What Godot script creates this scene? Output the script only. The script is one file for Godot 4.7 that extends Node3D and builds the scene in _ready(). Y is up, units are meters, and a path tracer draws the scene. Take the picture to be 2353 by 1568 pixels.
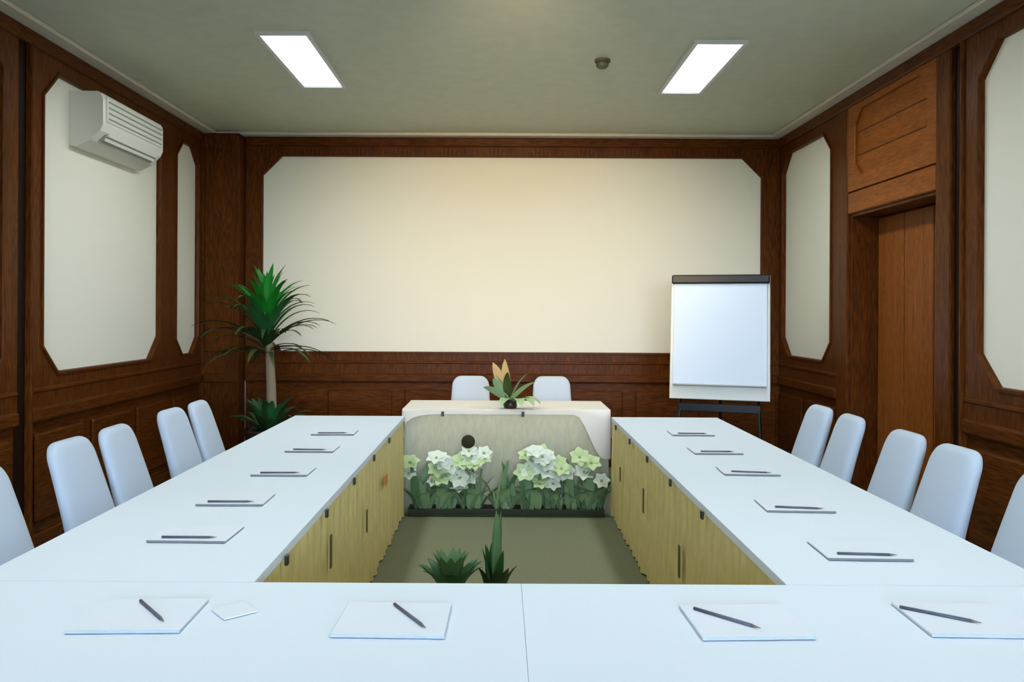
extends Node3D
# Meeting room: d is the distance in front of the camera (z = -d), metres.

const CEIL := 3.30
const XL := -2.95
const XR := 2.81
const DF := 8.05
const ZB := 4.2
const TOP := 0.75

var M := {}
var used := {}
var rng := RandomNumberGenerator.new()

# ---------------------------------------------------------------- helpers
func numbered(called: String) -> String:
	if not used.has(called):
		used[called] = 0
		return called
	used[called] += 1
	return "%s_%03d" % [called, used[called]]

func thing(called: String, label: String, category: String, at := Vector3.ZERO, turn := 0.0, group := "") -> Node3D:
	var o := Node3D.new()
	o.name = numbered(called)
	add_child(o)
	o.position = at
	o.rotation.y = turn
	tag(o, label, category, group)
	return o

func tag(o: Node, label: String, category: String, group := "") -> Node:
	o.set_meta("label", label)
	o.set_meta("category", category)
	if group != "":
		o.set_meta("group", group)
	return o

func struct_node(called: String, label: String, category: String) -> Node3D:
	var o := Node3D.new()
	o.name = called
	add_child(o)
	tag(o, label, category)
	o.set_meta("kind", "structure")
	return o

func part(called: String, mesh: Mesh, m: Material, parent: Node3D, xf := Transform3D.IDENTITY) -> MeshInstance3D:
	var o := MeshInstance3D.new()
	o.name = called
	o.mesh = mesh
	o.material_override = m
	o.transform = xf
	o.cast_shadow = GeometryInstance3D.SHADOW_CASTING_SETTING_ON
	parent.add_child(o, true)
	return o

func new_st(smooth := false) -> SurfaceTool:
	var st := SurfaceTool.new()
	st.begin(Mesh.PRIMITIVE_TRIANGLES)
	st.set_smooth_group(0 if smooth else 0xFFFFFFFF)
	return st

func done(st: SurfaceTool) -> ArrayMesh:
	st.generate_normals()
	return st.commit()

# corners given counter-clockwise as seen from outside
func tri(st: SurfaceTool, a: Vector3, b: Vector3, c: Vector3) -> void:
	if (b - a).cross(c - a).length_squared() < 1e-16:
		return
	st.add_vertex(a); st.add_vertex(c); st.add_vertex(b)

func quad(st: SurfaceTool, a: Vector3, b: Vector3, c: Vector3, d: Vector3) -> void:
	tri(st, a, b, c); tri(st, a, c, d)

func add_box(st: SurfaceTool, c: Vector3, s: Vector3, bev := 0.004, xf := Transform3D.IDENTITY) -> void:
	var h := s / 2.0
	var b: float = minf(bev, minf(h.x, minf(h.y, h.z)) * 0.9)
	var P := func(x: float, y: float, z: float, k: int) -> Vector3:
		var v := Vector3(x * (h.x if k == 0 else h.x - b), y * (h.y if k == 1 else h.y - b), z * (h.z if k == 2 else h.z - b))
		return xf * (c + v)
	for s2 in [-1.0, 1.0]:
		var q0 := [P.call(s2, -1, -1, 0), P.call(s2, 1, -1, 0), P.call(s2, 1, 1, 0), P.call(s2, -1, 1, 0)]
		var q1 := [P.call(-1, s2, -1, 1), P.call(-1, s2, 1, 1), P.call(1, s2, 1, 1), P.call(1, s2, -1, 1)]
		var q2 := [P.call(-1, -1, s2, 2), P.call(1, -1, s2, 2), P.call(1, 1, s2, 2), P.call(-1, 1, s2, 2)]
		for q in [q0, q1, q2]:
			if s2 > 0: quad(st, q[0], q[1], q[2], q[3])
			else: quad(st, q[3], q[2], q[1], q[0])
	for a in [-1.0, 1.0]:
		for e in [-1.0, 1.0]:
			var f: bool = a * e > 0
			var r0 := [P.call(a, e, -1, 0), P.call(a, e, -1, 1), P.call(a, e, 1, 1), P.call(a, e, 1, 0)]
			var r1 := [P.call(-1, a, e, 1), P.call(-1, a, e, 2), P.call(1, a, e, 2), P.call(1, a, e, 1)]
			var r2 := [P.call(a, -1, e, 2), P.call(a, -1, e, 0), P.call(a, 1, e, 0), P.call(a, 1, e, 2)]
			for r in [r0, r1, r2]:
				if f: quad(st, r[0], r[1], r[2], r[3])
				else: quad(st, r[3], r[2], r[1], r[0])
			for g in [-1.0, 1.0]:
				var t0 = P.call(a, e, g, 0); var t1 = P.call(a, e, g, 1); var t2 = P.call(a, e, g, 2)
				if a * e * g > 0: tri(st, t0, t1, t2)
				else: tri(st, t2, t1, t0)

func box(c: Vector3, s: Vector3, bev := 0.004) -> ArrayMesh:
	var st := new_st()
	add_box(st, c, s, bev)
	return done(st)

# closed rings, ring i+1 follows ring i; each ring counter-clockwise seen from the direction of travel end
func add_loft(st: SurfaceTool, rings: Array, cap0 := true, cap1 := true) -> void:
	var n: int = rings[0].size()
	for i in rings.size() - 1:
		for k in n:
			var k2 := (k + 1) % n
			quad(st, rings[i][k], rings[i][k2], rings[i + 1][k2], rings[i + 1][k])
	for e in 2:
		if (e == 0 and not cap0) or (e == 1 and not cap1):
			continue
		var r = rings[0] if e == 0 else rings[rings.size() - 1]
		var mid := Vector3.ZERO
		for p in r: mid += p
		mid /= n
		for k in n:
			if e == 0: tri(st, mid, r[(k + 1) % n], r[k])
			else: tri(st, mid, r[k], r[(k + 1) % n])

func loft(rings: Array, smooth := true, cap0 := true, cap1 := true) -> ArrayMesh:
	var st := new_st(smooth)
	add_loft(st, rings, cap0, cap1)
	return done(st)

# rounded-rectangle section in the xz plane at height y (counter-clockwise seen from above)
func section(y: float, hx: float, hz: float, cx := 0.0, cz := 0.0, n := 28, p := 4.0) -> PackedVector3Array:
	var r := PackedVector3Array()
	for k in n:
		var t := -TAU * k / n
		var c := cos(t); var s := sin(t)
		r.append(Vector3(cx + hx * signf(c) * pow(absf(c), 2.0 / p), y, cz + hz * signf(s) * pow(absf(s), 2.0 / p)))
	return r

func lathe(profile: Array, n := 24, smooth := true) -> ArrayMesh:
	var rings := []
	for q in profile:
		rings.append(section(q.y, q.x, q.x, 0, 0, n, 2.0))
	return loft(rings, smooth)

func add_tube(st: SurfaceTool, pts: Array, radii: Array, n := 8) -> void:
	var rings := []
	for i in pts.size():
		var dir: Vector3 = (pts[mini(i + 1, pts.size() - 1)] - pts[maxi(i - 1, 0)]).normalized()
		var side := dir.cross(Vector3.UP if absf(dir.y) < 0.9 else Vector3.RIGHT).normalized()
		var up := side.cross(dir)
		var ring := PackedVector3Array()
		for k in n:
			var t := TAU * k / n
			ring.append(pts[i] + (side * cos(t) - up * sin(t)) * -radii[i])
		rings.append(ring)
	add_loft(st, rings)

func tube(pts: Array, radii: Array, n := 8) -> ArrayMesh:
	var st := new_st(true)
	add_tube(st, pts, radii, n)
	return done(st)

# flat ring in the xy plane between two outlines of equal count, from depth w0 to w1
func add_ring(st: SurfaceTool, outer: Array, inner: Array, w0: float, w1: float, bev := 0.006) -> void:
	var n := outer.size()
	for k in n:
		var j := (k + 1) % n
		var o0: Vector2 = outer[k]; var o1: Vector2 = outer[j]
		var i0: Vector2 = inner[k]; var i1: Vector2 = inner[j]
		var c := Vector2.ZERO
		for p in inner: c += p
		c /= n
		var m0 := i0 + (i0 - c).normalized() * bev
		var m1 := i1 + (i1 - c).normalized() * bev
		quad(st, Vector3(o0.x, o0.y, w1), Vector3(o1.x, o1.y, w1), Vector3(m1.x, m1.y, w1), Vector3(m0.x, m0.y, w1))
		quad(st, Vector3(m0.x, m0.y, w1), Vector3(m1.x, m1.y, w1), Vector3(i1.x, i1.y, w1 - bev), Vector3(i0.x, i0.y, w1 - bev))
		quad(st, Vector3(i0.x, i0.y, w1 - bev), Vector3(i1.x, i1.y, w1 - bev), Vector3(i1.x, i1.y, w0), Vector3(i0.x, i0.y, w0))
		quad(st, Vector3(o1.x, o1.y, w1), Vector3(o0.x, o0.y, w1), Vector3(o0.x, o0.y, w0), Vector3(o1.x, o1.y, w0))

func octagon(a0: float, b0: float, a1: float, b1: float, c: float) -> Array:
	return [Vector2(a0 + c, b0), Vector2(a1 - c, b0), Vector2(a1, b0 + c), Vector2(a1, b1 - c), Vector2(a1 - c, b1), Vector2(a0 + c, b1), Vector2(a0, b1 - c), Vector2(a0, b0 + c)]

func rect8(u0: float, v0: float, u1: float, v1: float) -> Array:
	return [Vector2(u0, v0), Vector2(u1, v0), Vector2(u1, v0), Vector2(u1, v1), Vector2(u1, v1), Vector2(u0, v1), Vector2(u0, v1), Vector2(u0, v0)]

func face_camera_basis(x: Vector3, y: Vector3, z: Vector3) -> Basis:
	return Basis(x, y, z)

# ---------------------------------------------------------------- materials
func noise_image(seed_: int, freq: float, oct: int, size := 512) -> Image:
	var n := FastNoiseLite.new()
	n.seed = seed_
	n.noise_type = FastNoiseLite.TYPE_SIMPLEX_SMOOTH
	n.frequency = freq
	n.fractal_octaves = oct
	return n.get_seamless_image(size, size)

func wood_texture(seed_: int, dark: Color, light: Color) -> ImageTexture:
	var a := noise_image(seed_, 0.006, 4)
	var b := noise_image(seed_ + 7, 0.05, 3)
	var im := Image.create(512, 512, true, Image.FORMAT_RGB8)
	for y in 512:
		for x in 512:
			var v := a.get_pixel(x, y).r
			var w := b.get_pixel(x, y).r
			var ring := 0.5 + 0.5 * sin(v * 40.0)
			im.set_pixel(x, y, dark.lerp(light, clampf(0.25 * v + 0.30 * ring + 0.45 * w, 0, 1)))
	im.generate_mipmaps()
	return ImageTexture.create_from_image(im)

func mottled(seed_: int, freq: float, a: Color, b: Color, oct := 4) -> ImageTexture:
	var n := noise_image(seed_, freq, oct)
	var im := Image.create(512, 512, true, Image.FORMAT_RGB8)
	for y in 512:
		for x in 512:
			im.set_pixel(x, y, a.lerp(b, n.get_pixel(x, y).r))
	im.generate_mipmaps()
	return ImageTexture.create_from_image(im)

func weave(a: Color, b: Color) -> ImageTexture:
	var im := Image.create(256, 256, true, Image.FORMAT_RGB8)
	var r := RandomNumberGenerator.new()
	r.seed = 5
	for y in 256:
		for x in 256:
			var over := ((x / 4) + (y / 4)) % 2 == 0
			var t := (0.35 if over else 0.65) + r.randf_range(-0.25, 0.25)
			im.set_pixel(x, y, a.lerp(b, clampf(t, 0, 1)))
	im.generate_mipmaps()
	return ImageTexture.create_from_image(im)

func plain(called: String, c: Color, rough := 0.6, metal := 0.0) -> StandardMaterial3D:
	var m := StandardMaterial3D.new()
	m.resource_name = called
	m.albedo_color = c
	m.roughness = rough
	m.metallic = metal
	M[called] = m
	return m

func textured(called: String, tex: Texture2D, scale: Vector3, rough: float) -> StandardMaterial3D:
	var m := plain(called, Color.WHITE, rough)
	m.albedo_texture = tex
	m.uv1_triplanar = true
	m.uv1_scale = scale
	if called.contains("wood"):
		m.metallic_specular = 0.22
	return m

func make_materials() -> void:
	var wt := wood_texture(11, Color(0.20, 0.095, 0.025), Color(0.46, 0.25, 0.075))
	var dt := wood_texture(23, Color(0.40, 0.21, 0.075), Color(0.62, 0.365, 0.155))
	textured("wood_upright", wt, Vector3(2.2, 0.22, 2.2), 0.34)
	textured("wood_level", wt, Vector3(0.22, 2.2, 2.2), 0.34)
	textured("door_wood", dt, Vector3(2.6, 0.26, 2.6), 0.38)
	textured("transom_wood", dt, Vector3(0.26, 2.6, 2.6), 0.38)
	textured("ebony_wood", wood_texture(31, Color(0.08, 0.045, 0.03), Color(0.17, 0.10, 0.065)), Vector3(2.2, 0.22, 2.2), 0.4)
	textured("cream_fabric", weave(Color(0.865, 0.85, 0.785), Color(0.925, 0.91, 0.85)), Vector3(6, 6, 6), 0.85)
	textured("ceiling_paint", mottled(41, 0.02, Color(0.755, 0.77, 0.69), Color(0.79, 0.80, 0.72)), Vector3(0.6, 0.6, 0.6), 0.55)
	textured("cornice_paint", mottled(43, 0.03, Color(0.79, 0.76, 0.70), Color(0.83, 0.80, 0.74)), Vector3(1, 1, 1), 0.5)
	textured("carpet", mottled(47, 0.12, Color(0.40, 0.41, 0.31), Color(0.56, 0.57, 0.45), 5), Vector3(1.6, 1.6, 1.6), 0.95)
	textured("table_linen", weave(Color(0.81, 0.85, 0.885), Color(0.87, 0.905, 0.935)), Vector3(9, 9, 9), 0.8)
	textured("overlay_linen", weave(Color(0.87, 0.85, 0.81), Color(0.92, 0.90, 0.86)), Vector3(9, 9, 9), 0.75)
	textured("khaki_satin", mottled(53, 0.03, Color(0.79, 0.72, 0.47), Color(0.87, 0.80, 0.55)), Vector3(1.4, 0.5, 1.4), 0.5)
	textured("sage_satin", mottled(57, 0.03, Color(0.72, 0.70, 0.59), Color(0.79, 0.77, 0.66)), Vector3(1.4, 0.5, 1.4), 0.5)
	textured("chair_linen", weave(Color(0.69, 0.74, 0.80), Color(0.77, 0.815, 0.865)), Vector3(9, 9, 9), 0.8)
	plain("plaster", Color(0.80, 0.77, 0.68), 0.9)
	plain("paper", Color(0.85, 0.875, 0.91), 0.7)
	plain("chart_paper", Color(0.83, 0.865, 0.91), 0.7)
	plain("card", Color(0.46, 0.47, 0.48), 0.8)
	plain("pale_card", Color(0.72, 0.76, 0.80), 0.8)
	plain("pencil_paint", Color(0.32, 0.33, 0.38), 0.5)
	plain("pencil_tip", Color(0.45, 0.42, 0.40), 0.7)
	plain("black_plastic", Color(0.035, 0.04, 0.045), 0.4)
	plain("white_plastic", Color(0.84, 0.84, 0.80), 0.35)
	plain("vent_plastic", Color(0.62, 0.63, 0.58), 0.5)
	plain("black_metal", Color(0.03, 0.03, 0.035), 0.35, 0.3)
	plain("steel", Color(0.6, 0.6, 0.6), 0.35, 0.9)
	plain("lamp_frame", Color(0.82, 0.83, 0.82), 0.4)
	plain("detector_plastic", Color(0.30, 0.30, 0.25), 0.5)
	plain("chipboard", Color(0.62, 0.50, 0.36), 0.7)
	plain("cane", Color(0.56, 0.49, 0.40), 0.9)
	plain("pot_glaze", Color(0.20, 0.15, 0.12), 0.35)
	plain("soil", Color(0.13, 0.09, 0.06), 1.0)
	plain("trough_green", Color(0.17, 0.20, 0.12), 0.6)
	for k in [["leaf_bright", Color(0.10, 0.50, 0.14)], ["leaf_dark", Color(0.13, 0.25, 0.11)], ["leaf_olive", Color(0.22, 0.27, 0.12)], ["leaf_sage", Color(0.52, 0.65, 0.49)], ["leaf_pale", Color(0.60, 0.72, 0.52)], ["leaf_mid", Color(0.16, 0.38, 0.20)], ["leaf_moss", Color(0.38, 0.53, 0.36)]]:
		var m := plain(k[0], k[1], 0.45)
		m.backlight_enabled = true
		m.backlight = Color(k[1].r, k[1].g, k[1].b) * 0.5
	plain("petal_white", Color(0.88, 0.91, 0.84), 0.6)
	plain("petal_pale_green", Color(0.76, 0.84, 0.62), 0.6)
	plain("flower_centre", Color(0.62, 0.68, 0.42), 0.7)
	plain("seed_head", Color(0.16, 0.13, 0.06), 0.9)
	plain("bract_tan", Color(0.76, 0.65, 0.46), 0.5)
	plain("ribbon_orange", Color(0.82, 0.48, 0.14), 0.6)
	plain("gap_shade_olive", Color(0.36, 0.33, 0.20), 0.7)  # shade of the gaps between skirt lengths, put into a colour
	plain("clip_dark", Color(0.16, 0.17, 0.15), 0.4)
	var g := plain("diffuser_glow", Color(0.95, 0.97, 1.0), 0.5)
	g.emission_enabled = true
	g.emission = Color(0.96, 0.985, 1.0)
	g.emission_energy_multiplier = 1.6
	var w := plain("spot_bulb_glow", Color(1.0, 0.85, 0.6), 0.5)
	w.emission_enabled = true
	w.emission = Color(1.0, 0.80, 0.52)
	w.emission_energy_multiplier = 3.0
	var gl := plain("window_glass", Color(1, 1, 1, 0.06), 0.02)
	gl.transparency = BaseMaterial3D.TRANSPARENCY_ALPHA

# ---------------------------------------------------------------- camera and light
func make_camera_and_light() -> void:
	var cam := Camera3D.new()
	cam.name = "camera"
	add_child(cam)
	cam.position = Vector3(0, 1.55, 0)
	cam.rotation_degrees = Vector3(0, 0, 0.3)
	cam.projection = Camera3D.PROJECTION_FRUSTUM
	cam.near = 0.05
	cam.far = 60.0
	var f := 1850.0
	cam.size = 1568.0 / f * cam.near
	cam.frustum_offset = Vector2(26.5, -69.0) / f * cam.near
	cam.current = true
	var we := WorldEnvironment.new()
	we.name = "environment"
	var e := Environment.new()
	e.background_mode = Environment.BG_SKY
	var sky := Sky.new()
	var sm := ProceduralSkyMaterial.new()
	sm.sky_top_color = Color(0.62, 0.76, 0.95)
	sm.sky_horizon_color = Color(0.84, 0.90, 0.97)
	sm.ground_bottom_color = Color(0.40, 0.42, 0.40)
	sm.ground_horizon_color = Color(0.62, 0.66, 0.68)
	sm.sky_energy_multiplier = 1.0
	sky.sky_material = sm
	e.sky = sky
	e.background_energy_multiplier = 29.0
	e.tonemap_mode = Environment.TONE_MAPPER_LINEAR
	e.tonemap_exposure = 1.46
	e.sdfgi_enabled = true
	e.ssao_enabled = true
	e.ssil_enabled = true
	we.environment = e
	add_child(we)

const TROFFER_ENERGY := 2.2
const SPOT_ENERGY := 8.6

func troffer(x: float, d: float, label: String) -> void:
	var t := thing("ceiling_light", label, "ceiling light", Vector3(x, CEIL, -d), 0, "fluorescent ceiling lights")
	var hw := 0.145; var hl := 0.58
	var st := new_st()
	var o := [Vector2(-hw - 0.03, -hl - 0.03), Vector2(hw + 0.03, -hl - 0.03), Vector2(hw + 0.03, hl + 0.03), Vector2(-hw - 0.03, hl + 0.03)]
	var i := [Vector2(-hw, -hl), Vector2(hw, -hl), Vector2(hw, hl), Vector2(-hw, hl)]
	add_ring(st, o, i, 0.0, 0.022)
	part("frame", done(st), M.lamp_frame, t, Transform3D(Basis(Vector3.RIGHT, Vector3(0, 0, 1), Vector3(0, -1, 0)), Vector3.ZERO))
	part("diffuser", box(Vector3(0, -0.006, 0), Vector3(hw * 2 - 0.004, 0.008, hl * 2 - 0.004), 0.001), M.diffuser_glow, t)
	var l := AreaLight3D.new()
	l.name = "tube_light"
	l.area_size = Vector2(hw * 2 - 0.02, hl * 2 - 0.02)
	l.light_color = Color(0.95, 0.985, 1.0)
	l.light_energy = TROFFER_ENERGY
	l.area_range = 14.0
	l.shadow_enabled = true
	t.add_child(l)
	l.position = Vector3(0, -0.018, 0)
	l.rotation_degrees = Vector3(-90, 0, 0)

func spotlight(at: Vector3, aim: Vector3, label: String) -> void:
	var t := thing("ceiling_spotlight", label, "spotlight", at)
	part("mounting_plate", lathe([Vector2(0.001, 0.0), Vector2(0.06, 0.0), Vector2(0.06, -0.02), Vector2(0.001, -0.022)]), M.white_plastic, t)
	part("arm", tube([Vector3(0, -0.02, 0), Vector3(0, -0.22, 0)], [0.01, 0.01]), M.white_plastic, t)
	var dir := (aim - at - Vector3(0, -0.25, 0)).normalized()
	var b := Basis.looking_at(dir, Vector3.UP)
	var rings := []
	for q in [[0.07, 0.022], [0.06, 0.04], [-0.05, 0.05], [-0.09, 0.055]]:
		var r := PackedVector3Array()
		for k in 20:
			var a := TAU * k / 20
			r.append(Vector3(cos(a) * q[1], sin(a) * q[1], q[0]))
		rings.append(r)
	rings.reverse()
	part("lamp_head", loft(rings, true, false, true), M.white_plastic, t, Transform3D(b, Vector3(0, -0.25, 0)))
	var c := CylinderMesh.new()
	c.top_radius = 0.045; c.bottom_radius = 0.045; c.height = 0.012
	part("bulb", c, M.spot_bulb_glow, t, Transform3D(b * Basis(Vector3.RIGHT, PI / 2), Vector3(0, -0.25, 0) + dir * 0.07))
	var l := SpotLight3D.new()
	l.name = "spot_light"
	l.spot_angle = 28.0
	l.spot_angle_attenuation = 1.0
	l.light_color = Color(1.0, 0.885, 0.69)
	l.light_energy = SPOT_ENERGY
	l.light_size = 0.04
	l.spot_range = 20.0
	l.shadow_enabled = true
	t.add_child(l)
	l.transform = Transform3D(b, Vector3(0, -0.25, 0) + dir * 0.10)

# ---------------------------------------------------------------- room shell
# walls are built in their own frame: x along the wall, y up, z into the room
func wall_node(called: String, label: String, x_axis: Vector3, z_axis: Vector3, origin: Vector3) -> Node3D:
	var o := struct_node(called, label, "wall")
	o.transform = Transform3D(Basis(x_axis, Vector3.UP, z_axis), origin)
	return o

func slab(p: Node3D, called: String, u0: float, u1: float, v0: float, v1: float, w0: float, w1: float, m: Material, bev := 0.004) -> MeshInstance3D:
	return part(called, box(Vector3((u0 + u1) / 2, (v0 + v1) / 2, (w0 + w1) / 2), Vector3(absf(u1 - u0), absf(v1 - v0), absf(w1 - w0)), bev), m, p)

func cream_bay(p: Node3D, u0: float, u1: float, a0: float, a1: float, c := 0.18) -> void:
	var b0 := 1.14; var b1 := 3.08
	slab(p, "cream_panel", a0 - 0.03, a1 + 0.03, b0 - 0.03, b1 + 0.03, 0.0, 0.012, M.cream_fabric)
	var st := new_st()
	add_ring(st, rect8(u0, 0.925, u1, CEIL - 0.03), octagon(a0, b0, a1, b1, c), 0.0, 0.04)
	part("panel_frame", done(st), M.wood_upright, p)
	st = new_st()
	var g := 0.022
	add_ring(st, octagon(a0 - g, b0 - g, a1 + g, b1 + g, c + g * 0.4), octagon(a0 - 0.002, b0 - 0.002, a1 + 0.002, b1 + 0.002, c), 0.03, 0.052)
	part("panel_moulding", done(st), M.wood_upright, p)

func wood_bay(p: Node3D, u0: float, u1: float) -> void:
	var st := new_st()
	var m := 0.14
	add_ring(st, rect8(u0, 0.925, u1, CEIL - 0.03), octagon(u0 + m, 1.14, u1 - m, 3.08, 0.12), 0.0, 0.04)
	part("panel_frame", done(st), M.wood_upright, p)
	var n := maxi(1, int(round((u1 - u0 - 2 * m) / 0.16)))
	var s := (u1 - u0 - 2 * m) / n
	for k in n:
		slab(p, "plank", u0 + m + s * k + 0.002, u0 + m + s * (k + 1) - 0.002, 1.12, 3.10, 0.0, 0.022, M.wood_upright, 0.006)

func dado(p: Node3D, u0: float, u1: float) -> void:
	slab(p, "dado_backing", u0, u1, 0.0, 0.85, 0.0, 0.02, M.wood_level)
	slab(p, "dado_rail", u0, u1, 0.835, 0.925, 0.0, 0.062, M.wood_level, 0.014)
	slab(p, "dado_bead", u0, u1, 1.02, 1.05, 0.0, 0.050, M.wood_level, 0.008)
	var n := maxi(1, int(round((u1 - u0) / 0.8)))
	var s := (u1 - u0) / n
	for k in n:
		slab(p, "dado_panel", u0 + s * k + 0.06, u0 + s * (k + 1) - 0.06, 0.2, 0.76, 0.015, 0.045, M.wood_level, 0.014)

func make_room() -> void:
	var fl := box(Vector3(-0.07, -0.05, (ZB - DF) / 2), Vector3(6.6, 0.1, DF + ZB + 0.6), 0.0)
	var f := part("floor", fl, M.carpet, self)
	tag(f, "grey-brown cut pile carpet under the tables", "floor").set_meta("kind", "structure")
	var ce := box(Vector3(-0.07, CEIL + 0.06, (ZB - DF) / 2), Vector3(6.6, 0.12, DF + ZB + 0.6), 0.0)
	var c := part("ceiling", ce, M.ceiling_paint, self)
	tag(c, "plain off-white painted ceiling", "ceiling").set_meta("kind", "structure")
	var lz := -DF; var bz := ZB
	# cornice: a shallow painted step round the ceiling
	var tr := struct_node("trim_1", "pale painted cornice step round the edge of the ceiling", "cornice")
	var cw := 0.16; var ch := 0.03
	part("cornice_length", box(Vector3((XL + XR) / 2, CEIL - ch / 2, lz + cw / 2), Vector3(XR - XL, ch, cw), 0.008), M.cornice_paint, tr)
	part("cornice_length", box(Vector3((XL + XR) / 2, CEIL - ch / 2, bz - cw / 2), Vector3(XR - XL, ch, cw), 0.008), M.cornice_paint, tr)
	part("cornice_length", box(Vector3(XL + cw / 2, CEIL - ch / 2, (lz + bz) / 2), Vector3(cw, ch, bz - lz - 2 * cw), 0.008), M.cornice_paint, tr)
	part("cornice_length", box(Vector3(XR - cw / 2, CEIL - ch / 2, (lz + bz) / 2), Vector3(cw, ch, bz - lz - 2 * cw), 0.008), M.cornice_paint, tr)

	# left wall, x = distance from the camera
	var wl := wall_node("wall_left", "panelled wall with cream octagonal panels and the air conditioner", Vector3(0, 0, -1), Vector3(1, 0, 0), Vector3(XL, 0, 0))
	slab(wl, "masonry", -ZB, DF, 0.0, CEIL, -0.2, 0.0, M.plaster, 0.0)
	cream_bay(wl, 4.99, 7.045, 5.12, 6.86)
	cream_bay(wl, 7.045, 7.82, 7.22, 7.73, 0.15)
	slab(wl, "pilaster_strip", 4.85, 4.99, 0.0, CEIL - 0.03, 0.0, 0.02, M.ebony_wood, 0.003)
	slab(wl, "pilaster_bead", 4.962, 4.99, 0.0, CEIL - 0.03, 0.0, 0.06, M.wood_upright, 0.008)
	wood_bay(wl, 3.0, 4.85)
	cream_bay(wl, 0.8, 3.0, 1.0, 2.8)
	cream_bay(wl, -1.7, 0.8, -1.5, 0.6)
	cream_bay(wl, -ZB, -1.7, -4.0, -1.9)
	dado(wl, 4.99, 7.82)
	dado(wl, -ZB, 4.85)
	slab(wl, "top_rail", -ZB, DF - 0.24, CEIL - 0.12, CEIL - 0.03, 0.0, 0.06, M.wood_level, 0.01)

	# right wall, x = minus the distance from the camera
	var wr := wall_node("wall_right", "panelled wall with cream octagonal panels and the recessed wooden door", Vector3(0, 0, 1), Vector3(-1, 0, 0), Vector3(XR, 0, 0))
	slab(wr, "masonry", -DF, -6.42, 0.0, CEIL, -0.3, 0.0, M.plaster, 0.0)
	slab(wr, "masonry", -5.12, ZB, 0.0, CEIL, -0.3, 0.0, M.plaster, 0.0)
	slab(wr, "masonry", -6.42, -5.12, 2.34, CEIL, -0.3, 0.0, M.plaster, 0.0)
	slab(wr, "masonry", -6.42, -5.12, 0.0, 2.34, -0.3, -0.24, M.plaster, 0.0)
	cream_bay(wr, -DF, -6.62, -7.90, -6.76, 0.17)
	cream_bay(wr, -4.81, -2.5, -4.66, -2.7)
	cream_bay(wr, -2.5, 0.0, -2.3, -0.2)
	cream_bay(wr, 0.0, 2.1, 0.2, 1.9)
	cream_bay(wr, 2.1, ZB, 2.3, 4.0)
	slab(wr, "pilaster_strip", -4.95, -4.81, 0.0, CEIL - 0.03, 0.0, 0.02, M.ebony_wood, 0.003)
	slab(wr, "pilaster_bead", -4.838, -4.81, 0.0, CEIL - 0.03, 0.0, 0.06, M.wood_upright, 0.008)
	slab(wr, "door_casing", -6.62, -6.42, 0.0, CEIL - 0.03, 0.0, 0.05, M.wood_upright, 0.008)
	slab(wr, "door_casing", -5.12, -4.95, 0.0, CEIL - 0.03, 0.0, 0.05, M.wood_upright, 0.008)
	slab(wr, "door_reveal", -6.42, -6.40, 0.0, 2.34, -0.24, 0.02, M.wood_upright)
	slab(wr, "door_reveal", -5.14, -5.12, 0.0, 2.34, -0.24, 0.02, M.wood_upright)
	slab(wr, "door_head_lining", -6.40, -5.14, 2.31, 2.34, -0.24, 0.02, M.wood_level)
	slab(wr, "door_head_casing", -6.42, -5.12, 2.335, 2.50, 0.0, 0.045, M.transom_wood, 0.008)
	var st := new_st()
	add_ring(st, rect8(-6.42, 2.51, -5.12, CEIL - 0.03), octagon(-6.30, 2.62, -5.24, 3.13, 0.10), 0.0, 0.045)
	part("transom_frame", done(st), M.transom_wood, wr)
	for k in 3:
		slab(wr, "plank", -6.32, -5.22, 2.60 + 0.183 * k, 2.60 + 0.183 * (k + 1) - 0.005, 0.0, 0.02, M.transom_wood, 0.006)
	dado(wr, -DF, -6.62)
	dado(wr, -4.81, ZB)
	slab(wr, "top_rail", -DF, ZB, CEIL - 0.12, CEIL - 0.03, 0.0, 0.065, M.wood_level, 0.01)
	# door leaf of upright boards
	var dr := struct_node("door_1", "wide wooden door of upright boards set deep in the panelled wall", "door")
	dr.transform = wr.transform
	slab(dr, "door_leaf", -6.40, -5.14, 0.01, 2.31, -0.238, -0.205, M.door_wood)
	var n := 9
	var s := 1.24 / n
	for k in n:
		slab(dr, "plank", -6.39 + s * k + 0.002, -6.39 + s * (k + 1) - 0.002, 0.02, 2.30, -0.207, -0.185 + 0.003 * (k % 3), M.door_wood, 0.006)

	# far wall, x = world x
	var wf := wall_node("wall_far", "panelled end wall with one wide cream panel", Vector3(1, 0, 0), Vector3(0, 0, 1), Vector3(0, 0, -DF))
	slab(wf, "masonry", XL - 0.2, XR + 0.3, 0.0, CEIL, -0.2, 0.0, M.plaster, 0.0)
	cream_bay(wf, -2.54, XR, -2.37, 2.59, 0.19)
	dado(wf, -2.54, XR)
	slab(wf, "top_rail", -2.54, XR, CEIL - 0.12, CEIL - 0.03, 0.0, 0.06, M.wood_level, 0.01)
	var col := struct_node("column_corner", "dark wooden boxed column in the corner behind the plant", "column")
	col.transform = wf.transform
	slab(col, "column_body", XL, -2.55, 0.0, CEIL - 0.03, 0.0, 0.21, M.wood_upright, 0.008)
	slab(col, "column_face", XL + 0.07, -2.60, 1.14, 3.10, 0.205, 0.222, M.wood_upright, 0.006)
	slab(col, "column_face", XL + 0.07, -2.60, 0.16, 0.80, 0.205, 0.222, M.wood_upright, 0.006)
	slab(col, "column_rail", XL + 0.065, -2.545, 0.84, 0.925, 0.2, 0.24, M.wood_level, 0.01)

	# back wall with the window that lights the room from behind
	var wb := wall_node("wall_back", "cream wall with a wide window", Vector3(-1, 0, 0), Vector3(0, 0, -1), Vector3(0, 0, ZB))
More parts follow.
